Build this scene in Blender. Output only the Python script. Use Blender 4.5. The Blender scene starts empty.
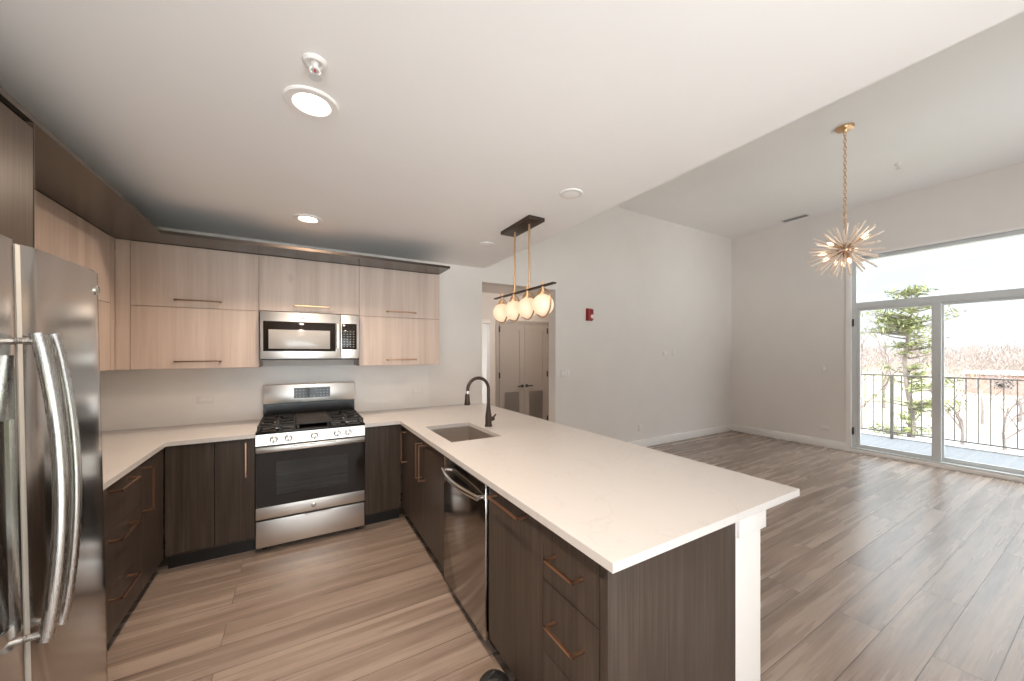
import bpy, bmesh, math, random
from mathutils import Vector, Matrix
R = math.radians
rnd = random.Random(7)
SC = bpy.context.scene
COL = SC.collection

# ------------------------------------------------------------------ camera
cam = bpy.data.cameras.new('camera')
cam.sensor_width = 36.0
cam.lens = 366.3 / 1024 * 36.0
cam.shift_y = 12.5 / 1024
cam.clip_start = 0.02
cam.clip_end = 1000
camo = bpy.data.objects.new('camera', cam)
COL.objects.link(camo)
camo.location = (0, 0, 1.52)
camo.rotation_euler = (R(90), 0, -R(30.2))
SC.camera = camo

# ------------------------------------------------------------------ world, sun, exposure
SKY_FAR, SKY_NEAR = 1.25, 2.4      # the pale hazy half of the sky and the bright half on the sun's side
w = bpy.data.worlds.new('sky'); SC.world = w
w.use_nodes = True
nt = w.node_tree; nt.nodes.clear()
def N(t, **k):
    n = nt.nodes.new(t)
    for a, b in k.items(): setattr(n, a, b)
    return n
tc = N('ShaderNodeTexCoord'); sep = N('ShaderNodeSeparateXYZ')
nt.links.new(tc.outputs['Generated'], sep.inputs[0])
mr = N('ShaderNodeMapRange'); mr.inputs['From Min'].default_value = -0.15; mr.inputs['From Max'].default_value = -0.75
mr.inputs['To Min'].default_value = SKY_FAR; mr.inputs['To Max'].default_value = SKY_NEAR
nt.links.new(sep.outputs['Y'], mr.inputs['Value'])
no = N('ShaderNodeTexNoise'); no.inputs['Scale'].default_value = 3.0; no.inputs['Detail'].default_value = 5
mp = N('ShaderNodeMapping'); mp.inputs['Scale'].default_value = (1, 1, 4)
nt.links.new(tc.outputs['Generated'], mp.inputs[0]); nt.links.new(mp.outputs[0], no.inputs[0])
cr = N('ShaderNodeValToRGB')
cr.color_ramp.elements[0].position = .38; cr.color_ramp.elements[0].color = (.80, .89, .97, 1)
cr.color_ramp.elements[1].position = .62; cr.color_ramp.elements[1].color = (.96, .98, 1, 1)
nt.links.new(no.outputs[0], cr.inputs[0])
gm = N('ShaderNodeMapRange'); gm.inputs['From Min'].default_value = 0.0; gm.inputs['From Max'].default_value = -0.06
gm.inputs['To Min'].default_value = 1.0; gm.inputs['To Max'].default_value = 4.0      # glow added below the horizon to throw light up at the ceilings
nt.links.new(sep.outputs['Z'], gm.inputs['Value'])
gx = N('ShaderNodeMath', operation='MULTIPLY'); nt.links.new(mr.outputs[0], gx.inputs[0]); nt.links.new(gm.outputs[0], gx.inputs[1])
zm = N('ShaderNodeMapRange'); zm.inputs['From Min'].default_value = .25; zm.inputs['From Max'].default_value = .46
zm.inputs['To Min'].default_value = 0.0; zm.inputs['To Max'].default_value = 4.6     # bright high overcast
nt.links.new(sep.outputs['Z'], zm.inputs['Value'])
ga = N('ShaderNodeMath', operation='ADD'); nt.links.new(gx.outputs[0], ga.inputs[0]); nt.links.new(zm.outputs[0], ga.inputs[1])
bg = N('ShaderNodeBackground'); wo = N('ShaderNodeOutputWorld')
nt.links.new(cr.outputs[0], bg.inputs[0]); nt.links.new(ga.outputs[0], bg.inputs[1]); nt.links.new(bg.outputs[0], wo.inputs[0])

sl = bpy.data.lights.new('sun', 'SUN'); sl.energy = 6.0; sl.angle = R(3); sl.color = (1, .95, .88)
so = bpy.data.objects.new('sun', sl); COL.objects.link(so)
so.rotation_euler = Vector((.62, .42, -.66)).to_track_quat('-Z', 'Y').to_euler()   # from behind the building, over the roof

SC.view_settings.view_transform = 'Standard'
SC.view_settings.look = 'None'
SC.view_settings.exposure = 0.15
SC.view_settings.gamma = 1.0
SC.view_settings.use_curve_mapping = False
cy = SC.cycles
cy.use_denoising = True
cy.max_bounces = 10; cy.diffuse_bounces = 7; cy.glossy_bounces = 4; cy.transparent_max_bounces = 12
cy.sample_clamp_indirect = 6.0
cy.caustics_reflective = False; cy.caustics_refractive = False

# ------------------------------------------------------------------ materials
def newmat(name):
    m = bpy.data.materials.new(name); m.use_nodes = True
    t = m.node_tree; b = t.nodes['Principled BSDF']
    return m, t, b
def simple(name, col, rough=.5, metal=0., spec=.5, coat=0., emit=None, es=0., var=0., vscale=8.):
    m, t, b = newmat(name)
    b.inputs['Base Color'].default_value = (*col, 1); b.inputs['Roughness'].default_value = rough
    b.inputs['Metallic'].default_value = metal; b.inputs['Specular IOR Level'].default_value = spec
    b.inputs['Coat Weight'].default_value = coat
    if emit: b.inputs['Emission Color'].default_value = (*emit, 1); b.inputs['Emission Strength'].default_value = es
    if var:
        g = t.nodes.new('ShaderNodeNewGeometry'); n = t.nodes.new('ShaderNodeTexNoise'); n.inputs['Scale'].default_value = vscale; n.inputs['Detail'].default_value = 5
        t.links.new(g.outputs['Position'], n.inputs['Vector'])
        r = t.nodes.new('ShaderNodeValToRGB')
        r.color_ramp.elements[0].position = .3; r.color_ramp.elements[1].position = .7
        r.color_ramp.elements[0].color = (*[c * (1 - var) for c in col], 1); r.color_ramp.elements[1].color = (*[min(1, c * (1 + var)) for c in col], 1)
        t.links.new(n.outputs[0], r.inputs[0]); t.links.new(r.outputs[0], b.inputs['Base Color'])
    return m
def grain(name, c0, c1, c2, scale, rough=.4, coat=0., band=.5, spec=.5, fine=(90, 90, 2.5), knots=False):
    """streaked laminate wood; scale = noise frequency along world x, y, z"""
    m, t, b = newmat(name); L = t.links.new; nd = t.nodes.new
    g = nd('ShaderNodeNewGeometry')
    a = nd('ShaderNodeMapping'); a.inputs['Scale'].default_value = scale
    L(g.outputs['Position'], a.inputs[0])
    n1 = nd('ShaderNodeTexNoise'); n1.inputs['Scale'].default_value = 1; n1.inputs['Detail'].default_value = 4; n1.inputs['Roughness'].default_value = .6
    L(a.outputs[0], n1.inputs[0])
    f = nd('ShaderNodeMapping'); f.inputs['Scale'].default_value = fine
    L(g.outputs['Position'], f.inputs[0])
    n2 = nd('ShaderNodeTexNoise'); n2.inputs['Scale'].default_value = 1; n2.inputs['Detail'].default_value = 3
    L(f.outputs[0], n2.inputs[0])
    mx = nd('ShaderNodeMix'); mx.data_type = 'FLOAT'; mx.inputs[0].default_value = band
    L(n2.outputs[0], mx.inputs[2]); L(n1.outputs[0], mx.inputs[3])
    r = nd('ShaderNodeValToRGB'); e = r.color_ramp.elements
    e[0].position = .34; e[0].color = (*c0, 1); e[1].position = .66; e[1].color = (*c2, 1)
    k = e.new(.5); k.color = (*c1, 1)
    L(mx.outputs[0], r.inputs[0])
    out = r.outputs[0]
    if knots:
        km = nd('ShaderNodeMapping'); km.inputs['Scale'].default_value = (3.1, 3.1, 1.9); L(g.outputs['Position'], km.inputs[0])
        v = nd('ShaderNodeTexVoronoi'); v.inputs['Scale'].default_value = 1; L(km.outputs[0], v.inputs[0])
        kr = nd('ShaderNodeValToRGB'); kr.color_ramp.elements[0].position = .0; kr.color_ramp.elements[0].color = (.62, .58, .55, 1)
        kr.color_ramp.elements[1].position = .11; kr.color_ramp.elements[1].color = (1, 1, 1, 1)
        L(v.outputs['Distance'], kr.inputs[0])
        mm = nd('ShaderNodeMix'); mm.data_type = 'RGBA'; mm.blend_type = 'MULTIPLY'; mm.inputs[0].default_value = .8
        L(out, mm.inputs[6]); L(kr.outputs[0], mm.inputs[7]); out = mm.outputs[2]
    L(out, b.inputs['Base Color'])
    b.inputs['Roughness'].default_value = rough; b.inputs['Coat Weight'].default_value = coat; b.inputs['Coat Roughness'].default_value = .12
    b.inputs['Specular IOR Level'].default_value = spec
    bp = nd('ShaderNodeBump'); bp.inputs['Strength'].default_value = .05; bp.inputs['Distance'].default_value = .002
    L(n2.outputs[0], bp.inputs['Height']); L(bp.outputs[0], b.inputs['Normal'])
    return m
def steel(name, col=(.62, .6, .58), rough=.24, vert=True, rot=(1, 1, 1)):
    m, t, b = newmat(name); L = t.links.new; nd = t.nodes.new
    g = nd('ShaderNodeNewGeometry'); a = nd('ShaderNodeMapping'); a.inputs['Scale'].default_value = (3, 3, 900) if not vert else (700, 700, 3)
    L(g.outputs['Position'], a.inputs[0])
    n = nd('ShaderNodeTexNoise'); n.inputs['Scale'].default_value = 1; n.inputs['Detail'].default_value = 2; L(a.outputs[0], n.inputs[0])
    mr = nd('ShaderNodeMapRange'); mr.inputs['To Min'].default_value = rough - .06; mr.inputs['To Max'].default_value = rough + .08
    L(n.outputs[0], mr.inputs[0]); L(mr.outputs[0], b.inputs['Roughness'])
    b.inputs['Base Color'].default_value = (*col, 1); b.inputs['Metallic'].default_value = 1
    return m
def pane_glass(name, tint=(1, 1, 1), refl=.06):
    m = bpy.data.materials.new(name); m.use_nodes = True; t = m.node_tree; t.nodes.clear()
    o = t.nodes.new('ShaderNodeOutputMaterial'); mx = t.nodes.new('ShaderNodeMixShader')
    tr = t.nodes.new('ShaderNodeBsdfTransparent'); tr.inputs[0].default_value = (*tint, 1)
    gl = t.nodes.new('ShaderNodeBsdfGlossy'); gl.inputs['Roughness'].default_value = .02
    mx.inputs[0].default_value = refl
    t.links.new(tr.outputs[0], mx.inputs[1]); t.links.new(gl.outputs[0], mx.inputs[2]); t.links.new(mx.outputs[0], o.inputs[0])
    return m
def floor_mat():
    m, t, b = newmat('grey_brown_plank_floor'); L = t.links.new; nd = t.nodes.new
    g = nd('ShaderNodeNewGeometry')
    a = nd('ShaderNodeMapping'); a.inputs['Location'].default_value = (.35, -.341 + .187 * 40, 0); L(g.outputs['Position'], a.inputs[0])
    br = nd('ShaderNodeTexBrick'); br.offset = .37; br.offset_frequency = 2; br.squash = 1
    br.inputs['Scale'].default_value = 1; br.inputs['Brick Width'].default_value = 1.9; br.inputs['Row Height'].default_value = .187
    br.inputs['Mortar Size'].default_value = .0016; br.inputs['Mortar Smooth'].default_value = .1; br.inputs['Bias'].default_value = 0
    br.inputs['Color1'].default_value = (.0, .0, .0, 1); br.inputs['Color2'].default_value = (1, 1, 1, 1); br.inputs['Mortar'].default_value = (.5, .5, .5, 1)
    L(a.outputs[0], br.inputs[0])
    # streaks along the plank, shifted per plank so they do not run on across joints
    sx = nd('ShaderNodeVectorMath'); sx.operation = 'MULTIPLY_ADD'; sx.inputs[1].default_value = (7.3, 3.1, 5.7)
    L(br.outputs['Color'], sx.inputs[0]); L(g.outputs['Position'], sx.inputs[2])
    s1 = nd('ShaderNodeMapping'); s1.inputs['Scale'].default_value = (.7, 14, 1); L(sx.outputs[0], s1.inputs[0])
    n1 = nd('ShaderNodeTexNoise'); n1.inputs['Scale'].default_value = 1; n1.inputs['Detail'].default_value = 3; n1.inputs['Roughness'].default_value = .5; n1.inputs['Distortion'].default_value = .08
    L(s1.outputs[0], n1.inputs[0])
    s2 = nd('ShaderNodeMapping'); s2.inputs['Scale'].default_value = (4, 110, 1); L(sx.outputs[0], s2.inputs[0])
    n2 = nd('ShaderNodeTexNoise'); n2.inputs['Scale'].default_value = 1; n2.inputs['Detail'].default_value = 3; L(s2.outputs[0], n2.inputs[0])
    mx = nd('ShaderNodeMix'); mx.data_type = 'FLOAT'; mx.inputs[0].default_value = .25; L(n1.outputs[0], mx.inputs[2]); L(n2.outputs[0], mx.inputs[3])
    r = nd('ShaderNodeValToRGB'); e = r.color_ramp.elements
    e[0].position = .30; e[0].color = (.165, .116, .090, 1); e[1].position = .68; e[1].color = (.41, .322, .264, 1)
    k = e.new(.47); k.color = (.285, .215, .174, 1)
    L(mx.outputs[0], r.inputs[0])
    pv = nd('ShaderNodeMapRange'); pv.inputs['To Min'].default_value = .9; pv.inputs['To Max'].default_value = 1.1
    L(br.outputs['Color'], pv.inputs[0])
    m1 = nd('ShaderNodeVectorMath'); m1.operation = 'SCALE'; L(r.outputs[0], m1.inputs[0]); L(pv.outputs[0], m1.inputs['Scale'])
    m2 = nd('ShaderNodeMix'); m2.data_type = 'RGBA'; m2.inputs[7].default_value = (.06, .045, .036, 1)
    L(br.outputs['Fac'], m2.inputs[0]); L(m1.outputs[0], m2.inputs[6]); L(m2.outputs[2], b.inputs['Base Color'])
    rr = nd('ShaderNodeMapRange'); rr.inputs['To Min'].default_value = .20; rr.inputs['To Max'].default_value = .34
    L(n1.outputs[0], rr.inputs[0]); L(rr.outputs[0], b.inputs['Roughness'])
    bp = nd('ShaderNodeBump'); bp.inputs['Strength'].default_value = .25; bp.inputs['Distance'].default_value = .002; bp.invert = True
    L(br.outputs['Fac'], bp.inputs['Height']); L(bp.outputs[0], b.inputs['Normal'])
    return m
def quartz_mat():
    m, t, b = newmat('white_quartz'); L = t.links.new; nd = t.nodes.new
    g = nd('ShaderNodeNewGeometry')
    n = nd('ShaderNodeTexNoise'); n.inputs['Scale'].default_value = 2.2; n.inputs['Detail'].default_value = 7; n.inputs['Distortion'].default_value = 1.4
    L(g.outputs['Position'], n.inputs[0])
    r = nd('ShaderNodeValToRGB'); e = r.color_ramp.elements
    e[0].position = .0; e[0].color = (.645, .617, .600, 1); e[1].position = 1; e[1].color = (.645, .617, .600, 1)
    for p, c in ((.488, (.645, .617, .600)), (.5, (.605, .58, .562)), (.512, (.645, .617, .600))):
        k = e.new(p); k.color = (*c, 1)
    L(n.outputs[0], r.inputs[0])
    n2 = nd('ShaderNodeTexNoise'); n2.inputs['Scale'].default_value = 260; n2.inputs['Detail'].default_value = 1; L(g.outputs['Position'], n2.inputs[0])
    mr = nd('ShaderNodeMapRange'); mr.inputs['To Min'].default_value = .95; mr.inputs['To Max'].default_value = 1.05; L(n2.outputs[0], mr.inputs[0])
    v = nd('ShaderNodeVectorMath'); v.operation = 'SCALE'; L(r.outputs[0], v.inputs[0]); L(mr.outputs[0], v.inputs['Scale'])
    L(v.outputs[0], b.inputs['Base Color']); b.inputs['Roughness'].default_value = .28
    return m

M = {}
M['wall'] = simple('greige_wall_paint', (.75, .705, .668), .7, var=.012, vscale=3)
M['ceil'] = simple('white_ceiling_paint', (.84, .815, .795), .85, var=.01, vscale=2)
M['trim'] = simple('white_trim_paint', (.83, .80, .775), .4)
M['floor'] = floor_mat()
M['quartz'] = quartz_mat()
M['splash'] = simple('white_veined_backsplash', (.77, .735, .705), .35, var=.03, vscale=5)
M['dark'] = grain('dark_brown_laminate', (.046, .033, .026), (.064, .047, .037), (.088, .066, .053), (26, 26, 1.1), rough=.36, coat=0, band=.55, spec=.22)
M['lid'] = grain('dark_brown_laminate_flat', (.040, .030, .024), (.052, .040, .032), (.066, .052, .042), (2.0, 30, 30), rough=.22, coat=0, band=.5, fine=(4, 90, 90))
M['light'] = grain('pale_oak_laminate', (.45, .345, .285), (.53, .42, .355), (.60, .485, .42), (11, 11, .55), rough=.4, coat=.05, band=.74, fine=(60, 60, 2), knots=True)
M['steel'] = steel('brushed_steel', (.72, .69, .66), .33, vert=False)
M['steel_v'] = steel('brushed_steel_upright', (.58, .565, .55), .17, vert=True)
M['steel_h'] = steel('satin_steel_handle', (.44, .43, .42), .26, vert=True)
M['steel_dw'] = steel('dark_brushed_steel', (.36, .335, .315), .14, vert=True)
M['chrome'] = simple('polished_steel', (.75, .73, .7), .12, 1)
M['bronze'] = simple('rose_bronze_metal', (.50, .30, .20), .28, 1)
M['bronze_dk'] = simple('brown_bronze_metal', (.26, .165, .11), .35, 1)
M['brass'] = simple('brushed_brass', (.72, .48, .28), .3, 1)
M['brown'] = simple('dark_bronze_paint', (.045, .028, .02), .4, .3)
M['black'] = simple('matte_black', (.012, .011, .011), .4)
M['iron'] = simple('cast_iron', (.022, .02, .019), .55, var=.2, vscale=60)
M['enamel'] = simple('black_enamel', (.014, .012, .011), .22, spec=.3)
M['bglass'] = simple('black_glass', (.018, .014, .012), .06, spec=.28)
M['gap'] = simple('shadow_gap_black', (.01, .009, .008), .8)
M['mwglass'] = simple('microwave_window', (.38, .365, .35), .12, var=.1, vscale=300)  # base lightened to stand in for the white room reflected in the window
M['plastic'] = simple('white_plastic', (.74, .71, .68), .4)
M['red'] = simple('red_plastic', (.30, .022, .025), .4)
M['lens'] = simple('clear_strobe_lens', (.85, .70, .70), .15)
M['globe'] = simple('opal_glass_lit', (.55, .48, .40), .3, emit=(1, .70, .43), es=.62)
M['bulb'] = simple('lit_bulb', (1, .9, .8), .3, emit=(1, .72, .45), es=3.5)
M['lamp'] = simple('lit_diffuser', (1, .95, .9), .4, emit=(1, .80, .60), es=12)
M['door'] = simple('taupe_door_paint', (.40, .365, .335), .5)
M['grille'] = simple('taupe_grille', (.30, .27, .245), .6)
M['window'] = simple('pale_grey_aluminium', (.60, .61, .61), .4)
M['rod'] = simple('pale_gold_glass_rod', (.95, .82, .72), .3, .15)
M['glass'] = pane_glass('window_pane', (.97, .985, .98), .05)
M['ovglass'] = pane_glass('oven_window', (.33, .29, .26), .05)
M['sink'] = steel('sink_steel', (.58, .53, .49), .38, vert=False)
M['deck'] = simple('pale_grey_deck_coating', (.21, .215, .23), .7, var=.05, vscale=20)
M['rail'] = simple('brown_grey_rail_paint', (.20, .175, .16), .5)
M['button'] = simple('grey_print', (.22, .21, .2), .4)

# ------------------------------------------------------------------ mesh builder
ORG = {}
class MB:
    def __init__(s): s.bm = bmesh.new(); s.curved = False
    def box(s, x0, x1, y0, y1, z0, z1, bev=0., seg=2):
        r = bmesh.ops.create_cube(s.bm, size=1)
        for v in r['verts']:
            v.co = Vector((x0 + (v.co.x + .5) * (x1 - x0), y0 + (v.co.y + .5) * (y1 - y0), z0 + (v.co.z + .5) * (z1 - z0)))
        if bev:
            s.curved = True
            es = list({e for v in r['verts'] for e in v.link_edges})
            bmesh.ops.bevel(s.bm, geom=es, offset=bev, segments=seg, affect='EDGES', profile=.5)
        return s
    def cyl(s, p0, p1, r0, r1=None, seg=16, caps=True):
        s.curved = True; p0, p1 = Vector(p0), Vector(p1); r1 = r0 if r1 is None else r1
        d = p1 - p0
        mat = Matrix.Translation((p0 + p1) / 2) @ d.to_track_quat('Z', 'Y').to_matrix().to_4x4()
        bmesh.ops.create_cone(s.bm, cap_ends=caps, segments=seg, radius1=max(r0, 1e-5), radius2=max(r1, 1e-5), depth=d.length, matrix=mat)
        return s
    def tube(s, pts, r, seg=10, closed=False, sx=None):
        """swept round tube; r may be a list; sx = (a, b) gives a flattened section"""
        s.curved = True; pts = [Vector(p) for p in pts]; n = len(pts); rings = []
        rr = r if isinstance(r, (list, tuple)) else [r] * n
        up = None
        for i, p in enumerate(pts):
            a = pts[(i - 1) % n] if (closed or i > 0) else pts[0]; b = pts[(i + 1) % n] if (closed or i < n - 1) else pts[-1]
            t = (b - a).normalized()
            if up is None:
                up = Vector((0, 0, 1)) if abs(t.z) < .9 else Vector((0, 1, 0))
            u = (up - t * up.dot(t)).normalized(); up = u; v = t.cross(u)
            ku, kv = sx if sx else (1, 1)
            rings.append([s.bm.verts.new(p + (u * math.cos(2 * math.pi * k / seg) * ku + v * math.sin(2 * math.pi * k / seg) * kv) * rr[i]) for k in range(seg)])
        for i in range(n if closed else n - 1):
            A, B = rings[i], rings[(i + 1) % n]
            for k in range(seg): s.bm.faces.new((A[k], A[(k + 1) % seg], B[(k + 1) % seg], B[k]))
        if not closed:
            s.bm.faces.new(rings[0][::-1]); s.bm.faces.new(rings[-1])
        return s
    def lathe(s, prof, c, axis='Z', seg=32):
        """prof: (radius, height) pairs revolved round an axis through c"""
        s.curved = True; c = Vector(c); rings = []
        for r, h in prof:
            ring = []
            for k in range(seg):
                a = 2 * math.pi * k / seg; x, y = r * math.cos(a), r * math.sin(a)
                ring.append(s.bm.verts.new(c + Vector({'Z': (x, y, h), 'X': (h, x, y), 'Y': (x, h, y)}[axis])))
            rings.append(ring)
        for A, B in zip(rings, rings[1:]):
            for k in range(seg): s.bm.faces.new((A[k], A[(k + 1) % seg], B[(k + 1) % seg], B[k]))
        for ring, (r, h) in ((rings[0], prof[0]), (rings[-1], prof[-1])):
            if r > 1e-4: s.bm.faces.new(ring)
        return s
    def sphere(s, c, r, sc=(1, 1, 1), u=24, v=16):
        s.curved = True; bmesh.ops.create_uvsphere(s.bm, u_segments=u, v_segments=v, radius=r, matrix=Matrix.Translation(c) @ Matrix.Diagonal((*sc, 1)))
        return s
    def prism(s, pts, ax, a0, a1):
        """outline pts in the two other axes, extruded along ax from a0 to a1"""
        s.curved = s.curved or len(pts) > 8
        def P(p, a): return {'x': (a, p[0], p[1]), 'y': (p[0], a, p[1]), 'z': (p[0], p[1], a)}[ax]
        A = [s.bm.verts.new(P(p, a0)) for p in pts]; B = [s.bm.verts.new(P(p, a1)) for p in pts]
        s.bm.faces.new(A); s.bm.faces.new(B[::-1]); n = len(pts)
        for i in range(n): s.bm.faces.new((A[i], B[i], B[(i + 1) % n], A[(i + 1) % n]))
        return s
    def build(s, name, mat, parent=None, kind=None, label=None, sharp=35, smooth=True):
        bmesh.ops.remove_doubles(s.bm, verts=s.bm.verts, dist=1e-6)
        bmesh.ops.recalc_face_normals(s.bm, faces=s.bm.faces)
        org = Vector((0, 0, 0))
        if parent is not None: org = ORG[parent.name]
        elif s.bm.verts and kind != 'structure':
            xs = [v.co for v in s.bm.verts]
            org = Vector(((min(v.x for v in xs) + max(v.x for v in xs)) / 2, (min(v.y for v in xs) + max(v.y for v in xs)) / 2, min(v.z for v in xs)))
        bmesh.ops.translate(s.bm, verts=s.bm.verts, vec=-org)
        me = bpy.data.meshes.new(name); s.bm.to_mesh(me); s.bm.free()
        for m in (mat if isinstance(mat, (list, tuple)) else [mat]): me.materials.append(m)
        if smooth and s.curved:
            me.polygons.foreach_set('use_smooth', [True] * len(me.polygons)); me.set_sharp_from_angle(angle=R(sharp))
        o = bpy.data.objects.new(name, me); COL.objects.link(o)
        if parent is not None: o.parent = parent
        else: o.location = org
        ORG[o.name] = org
        if kind: o['kind'] = kind
        if label: o['label'] = label
        return o
def thing(name, label, cat, loc=(0, 0, 0), group=None):
    o = bpy.data.objects.new(name, None); COL.objects.link(o); o.empty_display_size = .1
    o.location = loc; ORG[o.name] = Vector(loc); o['label'] = label; o['category'] = cat
    if group: o['group'] = group
    return o
def tag(o, label, cat, group=None):
    o['label'] = label; o['category'] = cat
    if group: o['group'] = group
    return o
def B(*a, **k): return MB().box(*a, **k)

# ------------------------------------------------------------------ dimensions
XL, XR = -1.49, 7.35            # left wall, window wall
YB, YF = 4.05, -1.5             # back wall, wall behind the camera
ZK, ZL = 2.554, 3.76            # kitchen ceiling, living ceiling
XB = 1.82                       # where the low kitchen ceiling ends
OX0, OX1, OZ = 1.935, 3.05, 2.39  # hall opening
HY = 5.62                       # hall closet wall
WY0, WY1, WZ = .30, 2.25, 2.975   # balcony window
WT = .16

# ------------------------------------------------------------------ structure
B(XL - WT, XR + .02, YF - WT, HY + 2.4, -.12, 0).build('floor', M['floor'], kind='structure')
MB().prism([(XL - WT, YF), (1.765, YF), (1.865, YB + .01), (XL - WT, YB + .01)], 'z', ZK, ZK + .1).build('ceiling_kitchen', M['ceil'], kind='structure')
MB().prism([(1.765, YF), (1.865, YF), (1.965, YB), (1.865, YB)], 'z', ZK + .0005, ZL).build('wall_bulkhead', M['ceil'], kind='structure')
B(1.7, XR + WT, YF - WT, YB + WT, ZL, ZL + .12).build('ceiling_living', M['ceil'], kind='structure')
B(XL - WT, XL, YF - WT, YB + WT, 0, ZK + .1).build('wall_left', M['wall'], kind='structure')
(MB().box(XL, OX0, YB, YB + WT, 0, ZL).box(OX0, OX1, YB, YB + WT, OZ, ZL).box(OX1, XR + WT, YB, YB + WT, 0, ZL)).build('wall_back', M['wall'], kind='structure', smooth=False)
(MB().box(XR, XR + WT, WY1, YB, 0, ZL).box(XR, XR + WT, WY0, WY1, WZ, ZL).box(XR, XR + WT, YF, WY0, 0, ZL)).build('wall_right', M['wall'], kind='structure', smooth=False)
# unseen wall behind the camera; two tall windows added to let light in
f = MB(); FW = ((-1.35, 1.7), (4.0, 6.0))
f.box(XL, FW[0][0], YF - WT, YF, 0, ZL).box(FW[0][1], FW[1][0], YF - WT, YF, 0, ZL).box(FW[1][1], XR, YF - WT, YF, 0, ZL)
f.box(FW[0][0], FW[0][1], YF - WT, YF, 0, .12).box(FW[0][0], FW[0][1], YF - WT, YF, 2.5, ZL)
f.box(FW[1][0], FW[1][1], YF - WT, YF, 0, .9).box(FW[1][0], FW[1][1], YF - WT, YF, 2.6, ZL)
f.build('wall_front', M['wall'], kind='structure', smooth=False)
for i, (x0, x1, z0, z1) in enumerate(((*FW[0], .12, 2.5), (*FW[1], .9, 2.6))):
    wf = MB(); t = .06; yy = (YF - .11, YF - .05)
    wf.box(x0, x0 + t, *yy, z0, z1).box(x1 - t, x1, *yy, z0, z1).box(x0, x1, *yy, z0, z0 + t).box(x0, x1, *yy, z1 - t, z1)
    wf.box((x0 + x1) / 2 - .03, (x0 + x1) / 2 + .03, *yy, z0, z1)
    o = wf.build('window_%d' % (i + 2), M['window'], kind='structure')
    B(x0 + .05, x1 - .05, YF - .084, YF - .078, z0 + .05, z1 - .05).build('pane', M['glass'], o)

# hall behind the opening
(MB().box(OX0 - .5, 2.20, HY, HY + .12, 0, 2.55).box(2.20, 2.83, HY, HY + .12, 2.03, 2.55).box(2.83, 5.2, HY, HY + .12, 0, 2.55)).build('wall_hall', M['wall'], kind='structure', smooth=False)
B(5.2, 5.32, YB + WT, HY + .12, 0, 2.55).build('wall_hall_right', M['wall'], kind='structure')
B(1.3, 1.42, YB + WT, HY + 2.4, 0, 2.55).build('wall_hall_left', M['wall'], kind='structure')
B(1.3, 5.32, YB + WT, HY + 2.4, 2.55, 2.65).build('ceiling_hall', M['ceil'], kind='structure')
B(1.3, 5.32, HY + 2.3, HY + 2.4, 0, 2.55).build('wall_far_room', M['wall'], kind='structure')

# baseboards
def base(name, x0, x1, y0, y1): B(x0, x1, y0, y1, 0, .125, bev=.004).build(name, M['trim'], kind='structure')
base('baseboard_back', OX1, XR, YB - .016, YB)
base('baseboard_right', XR - .016, XR, WY1 + .056, YB - .017)
base('baseboard_hall', 1.42, 2.14, HY - .014, HY)
base('baseboard_front', XL, XR, YF, YF + .016)

# closet double doors in the hall, with casing
cs = MB()
for a, b, c, d in ((2.94, 3.0, 0, 2.039), (4.02, 4.08, 0, 2.039), (2.94, 4.08, 2.04, 2.1)): cs.box(a, b, HY - .018, HY, c, d, bev=.003)
cs.build('trim_1', M['door'], kind='structure')
def closet_door(n, x0, x1, hinge_left):
    y0 = HY - .03
    d = MB(); st = .1
    d.box(x0, x0 + st, y0, HY, .01, 2.035).box(x1 - st, x1, y0, HY, .01, 2.035)
    for z0, z1 in ((.01, .2), (.83, .97), (1.93, 2.035)): d.box(x0 + st, x1 - st, y0, HY, z0, z1)
    d.box(x0 + st, x1 - st, HY - .018, HY, .97, 1.93)
    o = d.build('door_%d' % n, M['door'], kind='structure')
    g = MB().box(x0 + st, x1 - st, HY - .012, HY, .2, .83)
    k = .215
    while k < .82:
        g.box(x0 + st, x1 - st, HY - .026, HY - .012, k, k + .008); k += .02
    g.build('vent_grille', M['grille'], o)
    xh = x1 - .045 if hinge_left else x0 + .045
    h = MB().lathe([(.027, 0), (.027, -.012), (.012, -.014), (.012, -.045)], (xh, y0, .93), 'Y', 16)
    s = -1 if hinge_left else 1
    h.box(min(xh, xh + s * .11), max(xh, xh + s * .11), y0 - .052, y0 - .036, .92, .94, bev=.003)
    h.build('door_handle', M['black'], o)
    xx = x0 if hinge_left else x1
    for z in (.25, 1.08, 1.88): B(xx - .012, xx + .012, y0 - .006, y0, z, z + .1).build('hinge', M['black'], o)
closet_door(1, 3.003, 3.508, True)
closet_door(2, 3.512, 4.017, False)
(MB().box(2.14, 2.20, HY - .018, HY, 0, 2.03).box(2.14, 2.83, HY - .018, HY, 2.031, 2.09)).build('trim_2', M['trim'], kind='structure')
# unseen ceiling lamp, added to make the room beyond bright
t = thing('added_ceiling_light', 'unseen round ceiling lamp added to brighten the room beyond the hall doorway', 'ceiling light', (2.3, 6.7, 2.55))
MB().lathe([(.14, 0), (.15, -.02), (.14, -.035)], (2.3, 6.7, 2.55)).build('lamp_base', M['trim'], t)
MB().lathe([(.13, -.035), (.12, -.06), (.07, -.08), (.001, -.085)], (2.3, 6.7, 2.55)).build('lamp_shade', simple('cool_lit_shade', (.9, .95, 1), .4, emit=(.8, .92, 1), es=160), t)

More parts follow.
